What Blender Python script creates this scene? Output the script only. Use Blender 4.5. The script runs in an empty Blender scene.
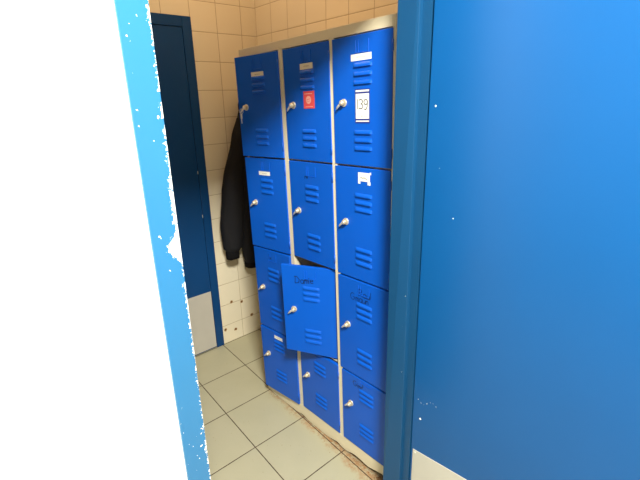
import bpy, bmesh, math, random
from mathutils import Vector, Matrix, noise
random.seed(7)
C = bpy.context.scene.collection
SC = bpy.context.scene

# ------------------------------------------------------------------ camera
cam_d = bpy.data.cameras.new('camera'); cam = bpy.data.objects.new('camera', cam_d); C.objects.link(cam)
r = Vector((0.6407673, 0.76739985, -0.02268757)); u = Vector((-0.22139359, 0.21299478, 0.95163969)); f = Vector((-0.7351205, 0.60475672, -0.3063775))
cam.matrix_world = Matrix(((r.x, u.x, -f.x, 2.31826), (r.y, u.y, -f.y, -1.05954), (r.z, u.z, -f.z, 1.63401), (0, 0, 0, 1)))
cam_d.sensor_fit = 'HORIZONTAL'; cam_d.sensor_width = 36.0
cam_d.lens = 403.696 * 36.0 / 640.0
cam_d.shift_x = 7.35 / 640.0; cam_d.shift_y = -11.4 / 640.0
cam_d.clip_start = 0.02
SC.camera = cam

# ------------------------------------------------------------------ light
w = bpy.data.worlds.new('world'); SC.world = w; w.use_nodes = True
w.node_tree.nodes['Background'].inputs[0].default_value = (0.9, 0.95, 1.0, 1)
w.node_tree.nodes['Background'].inputs[1].default_value = 0.1

def area(name, loc, target, sx, sy, power, col):
    d = bpy.data.lights.new(name, 'AREA'); d.shape = 'RECTANGLE'; d.size = sx; d.size_y = sy; d.energy = power; d.color = col
    o = bpy.data.objects.new(name, d); C.objects.link(o); o.location = loc
    o.rotation_euler = (Vector(target) - Vector(loc)).to_track_quat('-Z', 'Y').to_euler()
    return o
area('corridor_lamp', (2.75, -1.05, 2.80), (2.2, -0.95, 0.0), 0.42, 0.42, 172, (1.0, 0.97, 0.86))
area('changing_room_fill', (0.60, -0.22, 2.90), (0.6, -0.22, 0.0), 0.6, 0.3, 10, (1.0, 0.64, 0.36))  # added warm fill for the upper tiles, not a known fixture

SC.view_settings.view_transform = 'Standard'; SC.view_settings.look = 'None'
SC.view_settings.gamma = 1; SC.view_settings.use_curve_mapping = False
SC.view_settings.exposure = 0.0

# ------------------------------------------------------------------ materials
class NT:
    def __init__(s, name):
        s.m = bpy.data.materials.new(name); s.m.use_nodes = True; s.t = s.m.node_tree; s.N = s.t.nodes
        s.b = s.N['Principled BSDF']
    def n(s, ty, **kw):
        x = s.N.new(ty)
        for k, v in kw.items(): setattr(x, k, v)
        return x
    def l(s, a, b): s.t.links.new(a, b)
    def coord(s): return s.n('ShaderNodeTexCoord').outputs['Object']
    def math(s, op, a, b=None, c=None):
        x = s.n('ShaderNodeMath', operation=op)
        for i, v in enumerate((a, b, c)):
            if v is None: continue
            if isinstance(v, (int, float)): x.inputs[i].default_value = v
            else: s.l(v, x.inputs[i])
        return x.outputs[0]
    def noise(s, scale, detail=3, rough=.5, vec=None):
        x = s.n('ShaderNodeTexNoise'); x.inputs['Scale'].default_value = scale; x.inputs['Detail'].default_value = detail
        x.inputs['Roughness'].default_value = rough
        s.l(vec if vec is not None else s.coord(), x.inputs['Vector']); return x.outputs['Fac']
    def mix(s, fac, a, b):
        x = s.n('ShaderNodeMix', data_type='RGBA')
        if isinstance(fac, (int, float)): x.inputs[0].default_value = fac
        else: s.l(fac, x.inputs[0])
        for i, v in ((6, a), (7, b)):
            if isinstance(v, tuple): x.inputs[i].default_value = (*v, 1)
            else: s.l(v, x.inputs[i])
        return x.outputs[2]
    def ramp(s, fac, a, b):
        x = s.n('ShaderNodeMapRange'); x.interpolation_type = 'SMOOTHSTEP'
        s.l(fac, x.inputs[0]); x.inputs[1].default_value = a; x.inputs[2].default_value = b; return x.outputs[0]
    def bump(s, h, strength, dist=.002):
        x = s.n('ShaderNodeBump'); x.inputs['Strength'].default_value = strength; x.inputs['Distance'].default_value = dist
        s.l(h, x.inputs['Height']); s.l(x.outputs[0], s.b.inputs['Normal'])
    def out(s, col, rough=.5, metal=0, spec=.5):
        if isinstance(col, tuple): s.b.inputs['Base Color'].default_value = (*col, 1)
        else: s.l(col, s.b.inputs['Base Color'])
        if isinstance(rough, (int, float)): s.b.inputs['Roughness'].default_value = rough
        else: s.l(rough, s.b.inputs['Roughness'])
        s.b.inputs['Metallic'].default_value = metal; s.b.inputs['Specular IOR Level'].default_value = spec
        return s.m

def plain(name, col, rough=.5, metal=0, var=.08, scale=18, spec=.5, bump=0):
    t = NT(name); nz = t.noise(scale)
    c = t.mix(nz, tuple(x * (1 - var) for x in col), tuple(min(1, x * (1 + var)) for x in col))
    if bump: t.bump(t.noise(scale * 12), bump, .001)
    return t.out(c, rough, metal, spec)

def grid(t, axes):
    """distance in metres to the nearest joint; axes = [(axis, offset, pitch), ...]"""
    sp = t.n('ShaderNodeSeparateXYZ'); t.l(t.coord(), sp.inputs[0])
    ds = []; cells = []
    for ax, off, pitch in axes:
        a = t.math('DIVIDE', t.math('SUBTRACT', sp.outputs[ax], off), pitch)
        fr = t.math('FRACT', a); cells.append(t.math('FLOOR', a))
        ds.append(t.math('MULTIPLY', t.math('MINIMUM', fr, t.math('SUBTRACT', 1.0, fr)), pitch))
    d = t.math('MINIMUM', ds[0], ds[1])
    cx = t.n('ShaderNodeCombineXYZ'); t.l(cells[0], cx.inputs[0]); t.l(cells[1], cx.inputs[1])
    wn = t.n('ShaderNodeTexWhiteNoise'); t.l(cx.outputs[0], wn.inputs[0])
    return d, wn.outputs[0]

def wall_tile(name, ax, off):
    t = NT(name)
    d, rnd = grid(t, [(ax, off, .16), (2, .134, .156)])
    g = t.ramp(d, .0008, .0022)
    c0 = t.mix(rnd, (.79, .72, .55), (.85, .78, .61))
    c1 = t.mix(t.noise(9, 4), c0, (.83, .755, .58))
    col = t.mix(g, (.42, .33, .20), c1)
    hgt = t.math('ADD', t.ramp(d, .0, .006), t.math('MULTIPLY', t.noise(14, 2), .6))
    t.bump(hgt, .5, .0016)
    return t.out(col, t.math('SUBTRACT', .75, t.math('MULTIPLY', g, .55)))
M = {}
M['tile_y'] = wall_tile('cream_glazed_tile_side', 1, .17)
M['tile_x'] = wall_tile('cream_glazed_tile_back', 0, .171)

t = NT('floor_tile')
d, rnd = grid(t, [(0, .309, .3), (1, 0.0, .3)])
nz = t.noise(40, 2)
g = t.ramp(t.math('ADD', d, t.math('MULTIPLY', t.math('SUBTRACT', nz, .5), .0016)), .0017, .0030)
base = t.mix(t.noise(5, 5, .6), (.375, .365, .25), (.455, .44, .31))
base = t.mix(t.math('MULTIPLY', rnd, .35), base, (.41, .39, .275))
fl = t.n('ShaderNodeTexNoise'); fl.inputs['Scale'].default_value = 90; fl.inputs['Detail'].default_value = 2
t.l(t.coord(), fl.inputs['Vector'])
base = t.mix(t.ramp(fl.outputs['Fac'], .70, .76), base, (.30, .25, .16))
# rust that bled out along the foot of the lockers (a stain with its own ragged outline)
sp = t.n('ShaderNodeSeparateXYZ'); t.l(t.coord(), sp.inputs[0])
yy = t.math('ADD', sp.outputs[1], t.math('MULTIPLY', t.math('SUBTRACT', t.noise(16, 6, .7), .5), .12))
band = t.math('MULTIPLY', t.ramp(yy, -.045, .012), t.ramp(sp.outputs[0], .56, .64))
band = t.math('MULTIPLY', band, t.ramp(t.noise(55, 4, .7), .30, .62))
base = t.mix(t.math('MULTIPLY', band, .85), base, (.33, .15, .05))
col = t.mix(g, (.05, .028, .014), base)
t.bump(t.math('ADD', t.ramp(d, .0, .004), t.math('MULTIPLY', t.noise(60, 4), .15)), .5, .0015)
M['floor'] = t.out(col, t.math('SUBTRACT', .8, t.math('MULTIPLY', g, .42)))

M['plaster'] = plain('white_plaster', (.93, .93, .91), .6, var=.015, scale=6, bump=.05)
M['corridor'] = plain('grey_corridor_paint', (.42, .43, .42), .7, var=.03)
M['ceiling'] = plain('ceiling_paint', (.50, .46, .38), .8, var=.03)
M['steel_blue'] = plain('blue_locker_enamel', (.002, .102, .60), .36, var=.06, scale=7, spec=.32)
M['steel_cream'] = plain('cream_locker_enamel', (.78, .71, .52), .35, var=.05, scale=9)
M['inside'] = plain('cream_locker_inside', (.55, .50, .36), .55, var=.05)
M['paint_leaf'] = plain('blue_door_gloss', (.0018, .078, .265), .28, var=.05, scale=4, spec=.35, bump=.02)
M['paint_dark'] = plain('navy_door_paint', (.003, .052, .185), .4, var=.06, scale=5, spec=.3)
M['kick'] = plain('grey_kick_plate', (.50, .48, .43), .38, var=.05, scale=12)
M['chrome'] = plain('worn_chrome', (.80, .79, .76), .3, .55, var=.1, scale=60)
M['brass'] = plain('brass', (.80, .66, .42), .3, .6, var=.1, scale=60)
M['dark'] = plain('black_gap', (.01, .01, .012), .8)
M['paper'] = plain('white_paper', (.88, .88, .84), .55, var=.03)
M['tan_paper'] = plain('yellowed_paper', (.80, .75, .60), .55, var=.05)
M['ink'] = plain('black_ink', (.015, .015, .03), .6)
M['pencil'] = plain('faded_print', (.30, .28, .25), .7)
M['marker'] = plain('marker_pen', (.001, .005, .03), .5)
M['navy'] = plain('navy_print', (.02, .035, .25), .5)
M['red'] = plain('red_sticker', (.80, .09, .10), .5, var=.05)
M['pink'] = plain('pink_print', (.95, .45, .38), .6)
M['chip'] = plain('bare_white_undercoat', (.93, .93, .9), .6, var=.03)
M['rust'] = plain('rust_crumbs', (.20, .075, .025), .95, var=.5, scale=80)
M['hole'] = plain('rusty_hole', (.10, .05, .02), .9, var=.3, scale=60)
M['fill'] = plain('rust_ring', (.42, .24, .09), .8, var=.3, scale=60)

t = NT('black_jacket_cloth')
nz = t.noise(260, 2)
t.bump(t.math('ADD', nz, t.math('MULTIPLY', t.noise(22, 4), 2.0)), .35, .002)
M['cloth'] = t.out(t.mix(nz, (.006, .0065, .009), (.014, .0145, .018)), .8, 0, .25)
M['rib'] = plain('black_ribbed_cuff', (.008, .008, .009), .95, var=.2, scale=90, spec=.1)

# frame paint, flaked to white along the opening's edge
def flaked(name, edge_y, dirn):
    t = NT(name)
    sp = t.n('ShaderNodeSeparateXYZ'); t.l(t.coord(), sp.inputs[0])
    dist = t.math('MULTIPLY', t.math('SUBTRACT', sp.outputs[1], edge_y), dirn)      # metres in from the edge
    # how deep the flaking eats in, by height: worst around 1.37 m and above
    z = sp.outputs[2]
    def hump(c, wd, h):
        q = t.math('DIVIDE', t.math('SUBTRACT', z, c), wd)
        return t.math('MULTIPLY', t.math('POWER', 2.718, t.math('MULTIPLY', t.math('MULTIPLY', q, q), -1)), h)
    depth = t.math('ADD', t.math('ADD', hump(1.380, .022, .021), hump(1.46, .06, .005)), .0008)
    n1 = t.noise(70, 5, .7); n2 = t.noise(230, 3, .6)
    dd = t.math('ADD', dist, t.math('MULTIPLY', t.math('SUBTRACT', n1, .5), .028))
    dd = t.math('ADD', dd, t.math('MULTIPLY', t.math('SUBTRACT', n2, .5), .022))
    msk = t.math('LESS_THAN', dd, depth)
    spk = t.math('GREATER_THAN', t.noise(120, 1), .77)
    msk = t.math('MAXIMUM', msk, spk)
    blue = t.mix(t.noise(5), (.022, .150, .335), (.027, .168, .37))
    t.bump(t.math('SUBTRACT', 1.0, msk), .4, .0008)
    return t.out(t.mix(msk, blue, (.93, .93, .90)), .25)
M['flaked'] = flaked('flaked_blue_gloss', -.803, -1)
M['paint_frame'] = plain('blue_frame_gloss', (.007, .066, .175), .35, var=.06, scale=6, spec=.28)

# ------------------------------------------------------------------ mesh helpers
class MB:
    def __init__(s): s.bm = bmesh.new()
    def poly(s, pts, faces, mi=0, smooth=False):
        v = [s.bm.verts.new(p) for p in pts]
        for fc in faces:
            try: fa = s.bm.faces.new([v[i] for i in fc]); fa.material_index = mi; fa.smooth = smooth
            except ValueError: pass
        return v
    def box(s, x0, x1, y0, y1, z0, z1, mi=0, bev=0, seg=2):
        P = [(x0, y0, z0), (x1, y0, z0), (x1, y1, z0), (x0, y1, z0), (x0, y0, z1), (x1, y0, z1), (x1, y1, z1), (x0, y1, z1)]
        F = [(0, 3, 2, 1), (4, 5, 6, 7), (0, 1, 5, 4), (1, 2, 6, 5), (2, 3, 7, 6), (3, 0, 4, 7)]
        v = s.poly(P, F, mi)
        if bev:
            es = {e for q in v for e in q.link_edges}
            r_ = bmesh.ops.bevel(s.bm, geom=list(es), offset=bev, segments=seg, profile=.6, affect='EDGES')
            for fa in r_['faces']: fa.material_index = mi
        return s
    def prism(s, bottom, top, mi=0):
        n = len(bottom)
        F = [tuple(range(n - 1, -1, -1)), tuple(range(n, 2 * n))] + [(i, (i + 1) % n, n + (i + 1) % n, n + i) for i in range(n)]
        s.poly(list(bottom) + list(top), F, mi); return s
    def tube(s, pts, rad, mi=0, seg=8, caps=True):
        pts = [Vector(p) for p in pts]; rings = []
        for i, p in enumerate(pts):
            d = (pts[min(i + 1, len(pts) - 1)] - pts[max(i - 1, 0)]).normalized()
            a = d.orthogonal().normalized() if i == 0 else (a - d * a.dot(d)).normalized()
            b = d.cross(a); rr = rad[i] if isinstance(rad, (list, tuple)) else rad
            rings.append([s.bm.verts.new(p + (a * math.cos(2 * math.pi * k / seg) + b * math.sin(2 * math.pi * k / seg)) * rr) for k in range(seg)])
        for A, B in zip(rings, rings[1:]):
            for k in range(seg):
                fa = s.bm.faces.new((A[k], A[(k + 1) % seg], B[(k + 1) % seg], B[k])); fa.material_index = mi; fa.smooth = True
        if caps:
            for R_ in (rings[0], rings[-1]):
                fa = s.bm.faces.new(R_); fa.material_index = mi
        return s
    def ribbon(s, pts, width, y, mi=0):
        """flat pen stroke in the x-z plane at depth y"""
        for (x0, z0), (x1, z1) in zip(pts, pts[1:]):
            d = Vector((x1 - x0, z1 - z0)); L = d.length
            if L < 1e-6: continue
            d /= L; nx, nz = -d.y * width / 2, d.x * width / 2; ex, ez = d.x * width / 3, d.y * width / 3
            s.poly([(x0 - ex + nx, y, z0 - ez + nz), (x0 - ex - nx, y, z0 - ez - nz), (x1 + ex - nx, y, z1 + ez - nz), (x1 + ex + nx, y, z1 + ez + nz)], [(0, 1, 2, 3)], mi)
        return s
    def build(s, name, mats, parent=None, loc=None, fix=True):
        if fix: bmesh.ops.recalc_face_normals(s.bm, faces=s.bm.faces[:])
        me = bpy.data.meshes.new(name); s.bm.to_mesh(me); s.bm.free()
        for m in (mats if isinstance(mats, (list, tuple)) else [mats]): me.materials.append(M[m])
        o = bpy.data.objects.new(name, me); C.objects.link(o)
        if parent is not None: o.parent = parent
        if loc is not None: o.location = loc
        return o

def struct(o): o['kind'] = 'structure'; return o
def tag(o, label, cat, group=None):
    o['label'] = label; o['category'] = cat
    if group: o['group'] = group
    return o
def empty(name, loc, parent=None):
    o = bpy.data.objects.new(name, None); C.objects.link(o); o.location = loc; o.empty_display_size = .1
    if parent is not None: o.parent = parent
    return o

# ------------------------------------------------------------------ room shell
YB, YF, XO, ZC = .430, -1.75, 1.615, 2.95
struct(MB().box(-.1, 4.3, -2.9, 1.2, -.08, 0).build('floor', 'floor'))
struct(MB().box(-.1, 4.3, -2.9, 1.2, ZC, ZC + .08).build('ceiling', 'ceiling'))
DY0, DY1, DZ = -.86, .010, 2.078          # hole in the left wall for the navy door
wl = MB(); wl.box(-.1, 0, DY1, YB + .1, 0, ZC); wl.box(-.1, 0, YF, DY0, 0, ZC); wl.box(-.1, 0, DY0, DY1, DZ, ZC)
struct(wl.build('wall_left', 'tile_y'))
struct(MB().box(0, 1.5, YB, YB + .1, 0, ZC).build('wall_back', 'tile_x'))
struct(MB().box(0, 1.5, YF - .1, YF, 0, ZC).build('wall_front', 'tile_x'))
# wall with the doorway: tiled inside, white plaster outside
wr = MB()
for (y0, y1, z0, z1) in ((YF - .1, -.852, 0, ZC), (.012, 1.2, 0, ZC), (-.852, .012, 2.085, ZC)):
    wr.box(1.50, 1.51, y0, y1, z0, z1, 1); wr.box(1.51, XO, y0, y1, z0, z1, 0)
struct(wr.build('wall_right', ['plaster', 'tile_y']))
struct(MB().box(XO, 4.3, 1.12, 1.2, 0, ZC).build('wall_corridor_back', 'corridor'))
struct(MB().box(4.22, 4.3, -2.9, 1.12, 0, ZC).build('wall_corridor_right', 'corridor'))
struct(MB().box(1.5, 4.3, -2.9, -2.82, 0, ZC).build('wall_corridor_front', 'corridor'))
struct(MB().box(1.5, XO, -2.82, YF - .1, 0, ZC).build('wall_corridor_left', 'plaster'))

# door frame of the opening we look through
fl_ = MB()
fl_.box(1.485, 1.622, -.853, -.803, 0, 2.085, 0, .0015, 2)
struct(fl_.build('trim_1', 'flaked'))
struct(MB().box(1.485, 1.622, -.803, .012, 2.045, 2.085, 0, .0015, 2).build('trim_2', 'paint_frame'))
# right jamb: a stop with a rebate beside it, slightly out of plumb
def jam(z):
    k = (2.045 - z) / 2.045
    a = -.084 + .022 * k; b = -.082 + .034 * k; c = -.070 + .036 * k
    return [(1.520, a, z), (1.5885, b, z), (1.5905, b + .001, z), (1.5915, c, z), (1.621, c + .001, z), (1.621, .012, z), (1.520, .012, z)]
jm = MB(); jm.prism(jam(0), jam(2.045))
struct(jm.build('trim_3', 'paint_frame'))
# paint knocks on the jamb
ch = MB()
def chips(mb, n, fn, rad, rnd):
    for _ in range(n):
        p, uu, vv = fn(rnd); k = 5; rr = rad * rnd.uniform(.5, 1.5)
        mb.poly([tuple(p + uu * math.cos(6.283 * i / k) * rr * rnd.uniform(.5, 1.2) + vv * math.sin(6.283 * i / k) * rr * rnd.uniform(.6, 1.6)) for i in range(k)], [tuple(range(k))])
rn = random.Random(3)
def on_jamb(rnd):
    z = rnd.choice([1.05, 1.0, .96, .9, 1.7, 1.5, 1.25, .7, .45]) + rnd.uniform(-.03, .03); k = (2.045 - z) / 2.045; x = rnd.uniform(1.525, 1.587)
    tt = (x - 1.520) / .0685; y = (-.084 + .022 * k) * (1 - tt) + (-.082 + .034 * k) * tt
    return Vector((x, y - .0006, z)), Vector((1, 0, 0)), Vector((0, 0, 1))
chips(ch, 14, on_jamb, .0016, rn)
jc = ch.build('paint_chips', 'chip', None); jc.parent = bpy.data.objects['trim_3']

# ------------------------------------------------------------------ the blue leaf opened into the corridor, right
leaf = empty('door_2', (1.622, -.0265, .008)); leaf['kind'] = 'structure'
ld = Vector((.988, .156, 0)).normalized(); ang = math.atan2(ld.y, ld.x)
leaf.rotation_euler = (math.radians(1.38), 0, ang)
MB().box(0, .80, 0, .042, 0, 2.035, 0, .002, 2).build('leaf', 'paint_leaf', leaf)
kp = MB(); kp.box(.008, .792, -.0025, 0, .004, .374, 0, .0006, 1)
kick = kp.build('kick_plate', 'kick', leaf); kick['label'] = 'grey metal kick plate'
sc = MB()
for x, z in ((.018, .364), (.20, .364), (.40, .364), (.60, .364), (.782, .364), (.018, .02), (.782, .02)):
    sc.tube([(x, -.0022, z), (x, -.0040, z)], .0035, 0, 10)
sc.build('screw', 'chrome', kick)
lc = MB(); rn = random.Random(5)
spots = [(.02, 1.60, .0022), (.042, 1.43, .0016), (.093, 1.29, .0018), (.03, .525, .003)]
for i in range(7): spots.append((.018 + .066 * i / 6, .607 - .012 * math.sin(i), .0016 if i not in (0, 6) else .003))
for (x, z, rr) in spots:
    chips(lc, 1, lambda q, x=x, z=z: (Vector((x, -.0006, z)), Vector((1, 0, 0)), Vector((0, 0, 1))), rr, rn)
lc.build('paint_chips', 'chip', leaf)
for z in (.22, 1.02, 1.80):
    MB().tube([(-.0005, .046, z - .045), (-.0005, .046, z + .045)], .0055, 0, 12).build('hinge', 'paint_frame', leaf)
hd = MB()
hd.box(.735, .775, -.006, 0, .93, 1.11, 0, .002, 2); hd.tube([(.755, -.004, 1.045), (.755, -.045, 1.045), (.745, -.052, 1.045), (.645, -.052, 1.045)], .009, 0, 12)
hd.build('door_handle', 'chrome', leaf)

# ------------------------------------------------------------------ navy door in the left wall
dd = empty('door_1', (0, -.43, 0)); dd['kind'] = 'structure'
fr = MB()
y0, y1 = DY0 + .43, DY1 + .43
fr.box(-.09, .010, y1 - .053, y1, 0, DZ - .002, 0, .002); fr.box(-.09, .010, y0, y0 + .053, 0, DZ - .002, 0, .002); fr.box(-.09, .010, y0 + .053, y1 - .053, DZ - .055, DZ - .002, 0, .002)
fr.build('door_frame', 'paint_dark', dd)
MB().box(-.035, .006, y0 + .0545, y1 - .0545, .006, DZ - .0565, 0, .002).build('leaf', 'paint_dark', dd)
kk = MB().box(.006, .009, y0 + .064, y1 - .057, .012, .432, 0, .0008, 1).build('kick_plate', 'kick', dd); kk['label'] = 'grey kick plate at the foot of the navy door'
for z in (1.225, .95):
    hb = MB(); hb.tube([(.008, y1 - .056, z - .009), (.008, y1 - .056, z + .009)], .0022, 0, 10); hb.build('hinge', 'chrome', dd)
lh = MB(); lh.box(.006, .012, y0 + .09, y0 + .13, .92, 1.1, 0, .001, 1); lh.tube([(.012, y0 + .11, 1.04), (.045, y0 + .11, 1.04), (.05, y0 + .12, 1.04), (.05, y0 + .22, 1.04)], .009, 0, 10)
lh.build('door_handle', 'chrome', dd)

# old screw holes drilled in the wall tiles
hl = MB()
for (y, z) in ((.098, .299), (.178, .274), (.251, .141), (.033, .104), (.112, .078)):
    rr = .0125
    pts = [(.0008, y + math.cos(6.283 * i / 12) * rr * random.uniform(.7, 1.2), z + math.sin(6.283 * i / 12) * rr * random.uniform(.7, 1.2)) for i in range(12)]
    hl.poly(pts, [tuple(range(12))], 1)
    hl.tube([(.0007, y, z), (.0022, y, z)], .0062, 0, 10)
ho = hl.build('screw_holes', ['hole', 'fill']); ho.parent = bpy.data.objects['wall_left']

# ------------------------------------------------------------------ locker bank
XR, YL = 1.4797419, .03216897
R3 = Matrix(((0.9985185, -0.0486087, -0.0244551), (0.0484578, 0.9988026, -0.0067285), (0.0247529, 0.0055335, 0.9996783)))
lk = empty('locker_bank', (XR, YL, 0)); lk.rotation_mode = 'QUATERNION'; lk.rotation_quaternion = R3.to_quaternion()
tag(lk, 'leaning cream steel locker bank with twelve blue doors, third middle door hanging open', 'lockers')
LX = [-.8845277, -.5795607, -.2826703, 0.0]         # left side, dividers, right side
LZ = [1.8428942, 1.3972068, .9417946, .4799299, .0905039]
TOP, DEP, DW = 1.8775, .383, .0135
RI = R3.transposed()
def w2l(x, y, z): return RI @ (Vector((x, y, z)) - Vector((XR, YL, 0)))
fb = MB()
fb.box(LX[0], LX[0] + DW, 0, DEP, .045, TOP, 0, .001, 1)
fb.box(LX[3] - DW, LX[3], 0, DEP, .045, TOP, 0, .001, 1)
for i in (1, 2): fb.box(LX[i] - DW, LX[i] + DW, 0, .03, .06, LZ[0] + .01, 0, .002, 2); fb.box(LX[i] - .003, LX[i] + .003, .03, DEP - .002, .06, TOP - .002, 0)
fb.box(LX[0] + DW, LX[3] - DW, 0, .03, LZ[0], TOP, 0, .001, 1)
fb.box(LX[0], LX[3], .02, DEP, TOP - .004, TOP, 0)
fb.box(LX[0] + DW, LX[3] - DW, DEP - .003, DEP, .05, TOP - .004, 0)
for z in LZ[1:4]: fb.box(LX[0] + DW, LX[3] - DW, .016, DEP - .004, z - .003, z + .003, 0)
fb.box(LX[0] + DW, LX[3] - DW, .004, DEP - .004, LZ[4] - .006, LZ[4], 0)
fb.build('cabinet_body', 'steel_cream', lk)
# base strip, its foot eaten away by rust
ps = MB(); n = 90; topp = []; bot = []
for i in range(n + 1):
    x = LX[0] + (LX[3] - LX[0]) * i / n
    wx = XR + x
    base = .003
    ragg = 0
    nzv = noise.noise(Vector((wx * 16, 3.1, 0))) * .5 + noise.noise(Vector((wx * 55, 1.3, 0))) * .35
    if wx > .80: ragg = max(0, .001 + nzv * .010) * min(1, (wx - .80) / .06)
    for cc, ww, hh in ((.905, .028, .012), (1.16, .04, .013), (1.29, .06, .02), (1.46, .09, .036)):
        ragg += hh * math.exp(-((wx - cc) / ww) ** 2)
    pb = w2l(wx, YL + .048 * x, base + ragg)
    bot.append((x, pb.z)); topp.append((x, LZ[4] - .001))
vs = []
for (x, zb), (_, zt) in zip(bot, topp):
    zb = min(zb, zt - .01)
    vs.append([ps.bm.verts.new(p) for p in ((x, -.001, zb), (x, -.001, zt), (x, .003, zt), (x, .003, zb))])
for A, B in zip(vs, vs[1:]):
    for k in range(4):
        ps.bm.faces.new((A[k], A[(k + 1) % 4], B[(k + 1) % 4], B[k]))
for A in (vs[0], vs[-1]): ps.bm.faces.new(A)
ps.build('base_strip', 'steel_cream', lk)
sd = MB()   # dark rusted hollow behind the strip
a0, a1, a2, a3 = w2l(.62, .03, .002), w2l(1.47, .06, .002), w2l(1.47, .40, .002), w2l(.62, .38, .002)
z_ = LZ[4] - .008
sd.prism([a0, a1, a2, a3], [(a0.x, .02, z_), (a1.x, .02, z_), (a2.x, .36, z_), (a3.x, .36, z_)])
sd.build('rusted_base', 'hole', lk)

PW = .266
def louvre(mb, u0, u1, v, h, y, dep, xl, ztop, sv):
    nu, nv = 14, 6; g = []
    for i in range(nu + 1):
        a = i / nu; row = []
        e = min(1, min(a, 1 - a) / .10); e = math.sin(e * math.pi / 2)
        for j in range(nv + 1):
            b = j / nv
            pr = math.sin(min(1, b / .62) * math.pi / 2) if b < .9 else 0
            row.append(mb.bm.verts.new((xl + u0 + (u1 - u0) * a, y - dep * e * pr - .0003, ztop - (v + (b if b < 1 else .92) * h) * sv)))
        g.append(row)
    for i in range(nu):
        for j in range(nv):
            fa = mb.bm.faces.new((g[i][j], g[i + 1][j], g[i + 1][j + 1], g[i][j + 1])); fa.smooth = j < nv - 2
def stroke(mb, strokes, x, z, sx, sz, width, y, mi=0, slope=0):
    for st in strokes:
        mb.ribbon([(x + a * sx, z + b * sz + slope * a) for a, b in st], width, y, mi)
ARC = lambda cx, cy, rx, ry, a0, a1, n=8: [(cx + rx * math.cos(math.radians(a0 + (a1 - a0) * i / n)), cy + ry * math.sin(math.radians(a0 + (a1 - a0) * i / n))) for i in range(n + 1)]
GL = {
 'D': [[(.05, 1), (0, 0)], [(-.1, 1), (.3, 1), (.65, .6), (.55, .15), (0, 0)]],
 'a': [ARC(.25, .28, .22, .28, 40, 360), [(.47, .5), (.47, .05), (.56, 0)]],
 'm': [[(0, 0), (.02, .5), (.04, .35), (.15, .55), (.25, .4), (.25, 0)], [(.25, .35), (.38, .55), (.48, .4), (.5, 0)]],
 'i': [[(0, .5), (.03, 0)], [(.02, .72), (.04, .76)]],
 'e': [[(0, .25), (.4, .3), (.36, .48), (.18, .54), (.02, .3), (.1, .02), (.42, .04)]],
 'G': [ARC(.4, .5, .4, .5, 50, 330) + [(.75, .45), (.45, .45)]],
 'u': [[(0, .5), (.02, .1), (.2, 0), (.4, .15), (.42, .5), (.45, 0)]],
 'n': [[(0, 0), (.02, .5), (.05, .35), (.22, .55), (.36, .4), (.38, 0)]],
 'R': [[(.03, 1), (0, 0)], [(-.05, .95), (.35, 1), (.5, .75), (.3, .5), (.02, .48)], [(.25, .48), (.6, 0)]],
 'l': [[(.05, 1), (0, .1), (.12, 0)]],
 'T': [[(-.1, 1), (.6, 1)], [(.25, 1), (.22, 0)]],
 'o': [ARC(.22, .27, .22, .27, 80, 440)],
 'r': [[(0, 0), (.03, .5)], [(.02, .3), (.2, .52), (.33, .45)]],
 'c': [ARC(.25, .27, .24, .27, 50, 320)],
 'I': [[(.05, 1), (.05, 0)]],
 'w': [[(0, .5), (.12, 0), (.27, .4), (.4, 0), (.55, .55)]],
 'y': [[(0, .5), (.18, .1)], [(.4, .55), (.12, -.35)]],
 '1': [[(0, 1), (.0, 0)]],
 '3': [ARC(.15, .75, .28, .25, 140, -80, 8) + ARC(.15, .26, .32, .27, 80, -140, 8)],
 '9': [ARC(.27, .7, .25, .28, 20, 380, 10), [(.53, .8), (.48, .2), (.3, -.12), (.08, -.05)]],
 '!': [[(.05, 1), (.03, .2)]],
}
ADV = {'D': .8, 'a': .62, 'm': .62, 'i': .2, 'e': .5, 'G': .95, 'u': .55, 'n': .5, 'R': .7, 'l': .25, 'T': .7, 'o': .55, 'r': .42, 'c': .5, 'I': .25, 'w': .65, 'y': .5, '1': .28, '3': .62, '9': .6, '!': .2}
def write(mb, text, x, z, size, width, y, mi=0, slope=0):
    for chh in text:
        stroke(mb, GL[chh], x, z, size, size, width, y, mi, 0); x += ADV[chh] * size; z += slope * size
FY = -.004          # front face of a door in its own frame
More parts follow.
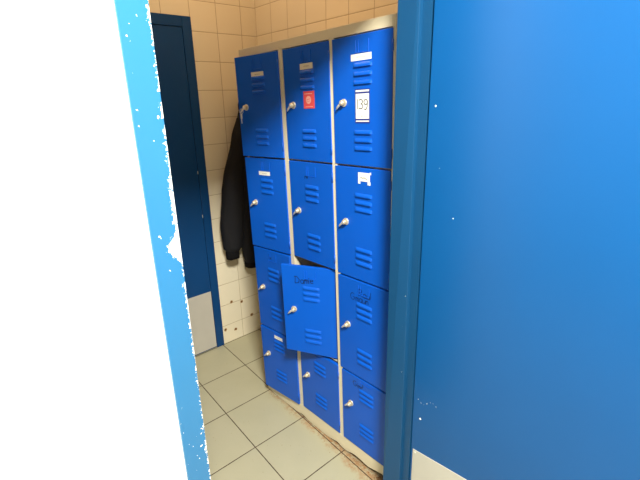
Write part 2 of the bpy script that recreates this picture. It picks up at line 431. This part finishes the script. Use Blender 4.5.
def make_door(c, rw, theta, dx=0, dy=0, dzb=0, tilt=0, tag_=None, tagpos=(.100, .190, .060, .081), writing=None, keys=False, sticker=None, wid=PW, brass='brass'):
    sv = .86 if rw == 4 else 1.0; v0 = .036 if rw == 4 else 0
    ztop, zbot = LZ[rw - 1] - .004, LZ[rw] + .004 + dzb
    hgt = ztop - zbot
    hx = LX[c] - .0115 + dx
    top = hgt; X0 = -wid - .009; V = lambda v: v - v0
    d = MB()
    d.box(-wid, 0, FY, FY + .0165, 0, hgt, 0, .0022, 3)
    for k in range(3):
        louvre(d, .110, .193, V((.087 if rw == 1 else .094) + .028 * k), .0165, FY, .0058, X0, top, sv)
        louvre(d, .110, .193, V(.310 + .0285 * k), .0165, FY, .0058, X0, top, sv)
    # pressed card holder: a shallow embossed U
    hz0, hz1 = top - max(.006, V(.017)) * sv, top - max(.02, V(.056)) * sv
    if tag_ != 'block':
        for (a, b, z0, z1) in ((.121, .1235, hz1, hz0), (.1765, .179, hz1, hz0), (.121, .179, hz1 - .002, hz1 + .0005), (.133, .1345, hz1, hz0)):
            d.box(X0 + a, X0 + b, FY - .0022, FY + .001, z0, z1, 0, .0005, 1)
    o = d.build('locker_door', 'steel_blue', lk, (hx, dy, zbot)); o.rotation_euler = (0, tilt, theta)
    # lock: round escutcheon, barrel, turning tongue
    lx, lz = X0 + .063, top - V(.216) * sv
    k = MB()
    k.tube([(lx, FY, lz), (lx, FY - .003, lz)], .0140, 0, 18)
    k.tube([(lx, FY - .003, lz), (lx, FY - .016, lz), (lx, FY - .0175, lz)], [.0098, .0098, .0078], 1, 18)
    k.tube([(lx, FY - .016, lz), (lx, FY - .021, lz)], [.0062, .0052], 0, 14)
    k.tube([(lx - .004, FY - .011, lz - .002), (lx - .014, FY - .014, lz - .009), (lx - .022, FY - .015, lz - .017), (lx - .027, FY - .013, lz - .022)], [.0052, .0044, .0034, .0024], 0, 10)
    lo = k.build('lock', ['chrome', brass], o)
    # hinge knuckles
    for zz in (.05, hgt - .05):
        MB().tube([(.001, FY - .0005, zz - .017), (.001, FY - .0005, zz + .017)], .0032, 0, 10).build('hinge', 'steel_blue', o)
    if keys:
        q = MB(); rc = (lx - .016, FY - .018, lz - .012)
        ring = [(rc[0] + .011 * math.cos(a), rc[1] - .001, rc[2] - .004 + .011 * math.sin(a)) for a in [6.2832 * i / 16 for i in range(17)]]
        q.tube(ring, .0011, 0, 6)
        q.box(rc[0] - .009, rc[0] + .003, rc[1] - .002, rc[1], rc[2] - .036, rc[2] - .014, 0, .0008, 1); q.box(rc[0] - .006, rc[0] - .001, rc[1] - .002, rc[1], rc[2] - .058, rc[2] - .036, 0, .0005, 1)
        mat = Matrix.LocRotScale(lk.location, lk.rotation_quaternion, None) @ Matrix.LocRotScale(o.location, o.rotation_euler, None)
        orig = mat @ Vector(rc)
        for vtx in q.bm.verts: vtx.co = mat @ vtx.co - orig
        tag(q.build('key_ring', 'chrome', None, orig), 'small silver keys hanging from the lock of the top left locker door', 'keys')
    y = FY - .0009
    if tag_ in ('white', 'tan'):
        a, b, va, vb = tagpos; q = MB()
        q.box(X0 + a, X0 + b, y, FY, top - vb * sv, top - va * sv, 0)
        zc = top - (va + vb) / 2 * sv; zz = []
        for i in range(14): zz.append((X0 + a + (b - a) * (.28 + .44 * i / 13), zc + (.0022 if i % 2 else -.0018)))
        q.ribbon(zz, .0008, y - .0004, 1)
        q.build('name_tag', ['paper' if tag_ == 'white' else 'tan_paper', 'pencil'], o)
    if tag_ == 'block':
        q = MB(); a, b = X0 + .128, X0 + .183
        q.box(a, b, y, FY, top - .048, top - .016, 0); q.box(a, a + .010, y, FY, top - .058, top - .048, 0); q.box(b - .010, b + .003, y, FY, top - .060, top - .048, 0); q.box(b, b + .006, y, FY, top - .022, top - .013, 0)
        q.ribbon([(a + .012, top - .034), (a + .022, top - .036), (a + .030, top - .034), (a + .042, top - .040)], .0026, y - .0004, 1)
        q.build('name_tag', ['paper', 'pencil'], o)
    if sticker == 'number':
        q = MB(); a, b, t0, t1 = X0 + .117, X0 + .183, top - .173, top - .287
        q.box(a, b, y, FY, t1, t0, 1)
        q.box(a + .003, b - .003, y - .0004, y, t1 + .015, t0 - .015, 0); q.box(a + .003, b - .003, y - .0004, y, t0 - .009, t0 - .003, 0); q.box(a + .003, b - .003, y - .0004, y, t1 + .005, t1 + .009, 0)
        x_ = a + .0125
        write(q, '139', x_, t1 + .049, .031, .0027, y - .0008, 2)
        q.ribbon([(a + .028, t1 + .024), (a + .034, t1 + .024)], .002, y - .0008, 3); q.ribbon([(a + .040, t1 + .024), (a + .056, t1 + .024)], .0012, y - .0008, 3)
        so = q.build('number_sticker', ['paper', 'navy', 'ink', 'pencil'], o); so['label'] = 'white card with navy border reading 139'
    if sticker == 'red':
        q = MB(); a, b, t0, t1 = X0 + .127, X0 + .190, top - .166, top - .231
        q.box(a, b, y, FY, t1, t0, 0)
        q.box(a + .006, b - .012, y - .0004, y, t0 - .011, t0 - .008, 1)
        q.tube([((a + b) / 2 - .002, y - .0002, (t0 + t1) / 2 - .0), ((a + b) / 2 - .002, y - .0006, (t0 + t1) / 2)], .015, 1, 20)
        q.ribbon([((a + b) / 2 - .013, (t0 + t1) / 2), ((a + b) / 2 + .009, (t0 + t1) / 2 + .004)], .002, y - .001, 0)
        q.ribbon([((a + b) / 2 - .012, (t0 + t1) / 2 - .007), ((a + b) / 2 + .008, (t0 + t1) / 2 - .004)], .0014, y - .001, 0)
        q.box(a + .01, b - .01, y - .0004, y, t1 + .006, t1 + .008, 1)
        so = q.build('red_sticker', ['red', 'pink'], o); so['label'] = 'small red sticker with pale print'
    if writing:
        q = MB()
        for (tx, uu, vv, sz, wd, sl) in writing: write(q, tx, X0 + uu, top - V(vv) * sv, sz, wd, FY - .0007 if rw != 9 else FY, 0, sl)
        wo = q.build('marker_writing', 'marker', o); wo['label'] = 'name handwritten in dark marker'
    return o
rad = math.radians
make_door(1, 1, rad(8.2), -.0, -.004, tag_='tan', tagpos=(.112, .188, .070, .092), keys=True)
make_door(1, 2, rad(7.0), .001, -.002, tag_='white', tagpos=(.103, .177, .060, .078))
make_door(1, 3, rad(4.2), -.001, -.008, writing=[('lw', .123, .048, .026, .0030, 0)])
make_door(1, 4, rad(5.5), .001, -.006, tag_='white', tagpos=(.119, .179, .024, .046), dzb=-.006)
make_door(2, 1, 0, .0005, 0, tag_='tan', tagpos=(.114, .187, .063, .085), sticker='red')
make_door(2, 2, 0, 0, 0, writing=[('rw', .110, .070, .022, .0022, .1)], dzb=.004)
make_door(2, 3, rad(25.5), -.0135, .020, dzb=.012, writing=[('Damie', .076, .084, .033, .0030, .06)])
make_door(2, 4, 0, 0, 0)
make_door(3, 1, 0, .001, 0, tag_='white', sticker='number')
make_door(3, 2, 0, 0, 0, tag_='block')
make_door(3, 3, 0, 0, 0, writing=[('Rau!', .125, .064, .032, .0022, .0), ('Gmaun', .080, .090, .030, .0024, .02)])
make_door(3, 4, 0, 0, 0, writing=[('I', .132, .078, .026, .0030, 0), ('Gimr', .078, .094, .026, .0024, -.0), ('noui', .120, .116, .026, .0022, .0)], wid=.258)

# small rust crumbs under the base strip
rc = MB(); rn = random.Random(11)
for i in range(520):
    x = rn.uniform(.62, 1.49) if rn.random() < .35 else rn.uniform(1.05, 1.49)
    line = YL + .0485 * (x - XR)
    y = line - abs(rn.gauss(0, .022)) + .012; s_ = rn.uniform(.0008, .0026) * (1.5 if x > 1.2 and rn.random() < .4 else 1)
    if y > line - .002 and x < .8: continue
    cs = [Vector((rn.uniform(-1, 1), rn.uniform(-1, 1), rn.uniform(-.4, .6))).normalized() for _ in range(4)]
    rc.poly([(x + q.x * s_, y + q.y * s_, max(.0001, s_ * .4 + q.z * s_ * .7)) for q in cs], [(0, 1, 2), (0, 2, 3), (0, 3, 1), (1, 3, 2)])
ro = rc.build('rust_crumbs', 'rust'); tag(ro, 'brown rust crumbs scattered along the foot of the lockers', 'rust'); ro['kind'] = 'stuff'

# ------------------------------------------------------------------ coat hook and jacket on the left wall
hk = MB(); hk.box(0, .004, .285, .315, 1.60, 1.68, 0, .001, 1); hk.tube([(.004, .30, 1.65), (.045, .30, 1.640), (.060, .30, 1.655), (.064, .30, 1.675)], [.006, .005, .005, .006], 0, 10)
tag(hk.build('coat_hook', 'chrome'), 'metal coat hook on the tiled wall behind the jacket', 'hook')

jk = empty('jacket', (.085, .27, .55)); tag(jk, 'black jacket hanging on the tiled wall behind the lockers', 'jacket')
def shell(name, rows, mat, parent, seg=28, seed=0, amp=.006):
    """rows: (z, centre x, centre y, half-x, half-y) in world metres, top to bottom"""
    m = MB(); rings = []
    for (z, cx, cy, hx_, hy_) in rows:
        ring = []
        for k_ in range(seg):
            a = 6.28318 * k_ / seg; ca, sa = math.cos(a), math.sin(a)
            q = Vector((cx + hx_ * math.copysign(abs(ca) ** .8, ca), cy + hy_ * math.copysign(abs(sa) ** .8, sa), z))
            nn = noise.noise(Vector((q.x * 9 + seed, q.y * 22, q.z * 5 + seed))) + .5 * noise.noise(Vector((q.x * 20, q.y * 45, q.z * 14 + seed)))
            q += Vector((ca, sa, 0)) * nn * amp
            ring.append(m.bm.verts.new(q - Vector((.085, .27, .55))))
        rings.append(ring)
    for A, B in zip(rings, rings[1:]):
        for k_ in range(seg):
            fa = m.bm.faces.new((A[k_], A[(k_ + 1) % seg], B[(k_ + 1) % seg], B[k_])); fa.smooth = True
    for R_ in (rings[0], rings[-1]): m.bm.faces.new(R_)
    return m.build(name, mat, parent)
def interp(rows, n):
    out = []
    for A, B in zip(rows, rows[1:]):
        for i in range(n): out.append(tuple(a + (b - a) * i / n for a, b in zip(A, B)))
    out.append(rows[-1]); return out
body = interp([(1.625, .06, .30, .018, .030), (1.60, .07, .30, .035, .05), (1.54, .085, .300, .055, .075), (1.40, .09, .292, .065, .105), (1.15, .095, .285, .068, .118), (.95, .095, .285, .068, .122), (.75, .092, .285, .066, .120), (.63, .09, .288, .062, .112), (.61, .09, .288, .056, .106), (.572, .09, .288, .052, .104)], 5)
shell('body', body, 'cloth', jk, 40, 3.0, .008)
sl = interp([(1.575, .09, .262, .022, .020), (1.53, .10, .245, .045, .045), (1.44, .105, .218, .052, .057), (1.35, .105, .193, .053, .060), (1.18, .105, .144, .053, .068), (1.02, .105, .116, .052, .072), (.90, .105, .102, .050, .073), (.80, .105, .098, .047, .069), (.735, .105, .094, .044, .061), (.715, .105, .091, .036, .047)], 5)
shell('sleeve', sl, 'cloth', jk, 32, 9.0, .006)
shell('cuff', interp([(.722, .105, .088, .033, .046), (.70, .105, .087, .034, .045), (.662, .105, .087, .032, .043)], 2), 'rib', jk, 24, 1.0, .001)
s2 = interp([(1.575, .09, .335, .022, .02), (1.50, .10, .352, .045, .035), (1.30, .105, .368, .050, .042), (1.0, .105, .372, .050, .046), (.80, .105, .37, .045, .044), (.72, .105, .37, .036, .040)], 5)
shell('sleeve', s2, 'cloth', jk, 28, 15.0, .003)
shell('cuff', interp([(.725, .105, .37, .033, .038), (.665, .105, .37, .032, .036)], 2), 'rib', jk, 24, 1.0, .001)
shell('hem', interp([(.600, .09, .288, .056, .106), (.578, .09, .288, .055, .105), (.562, .09, .288, .052, .102)], 2), 'rib', jk, 36, 3.0, .001)
shell('collar', interp([(1.635, .06, .30, .030, .052), (1.61, .068, .30, .042, .062), (1.58, .078, .30, .048, .066)], 3), 'rib', jk, 28, 4.0, .003)
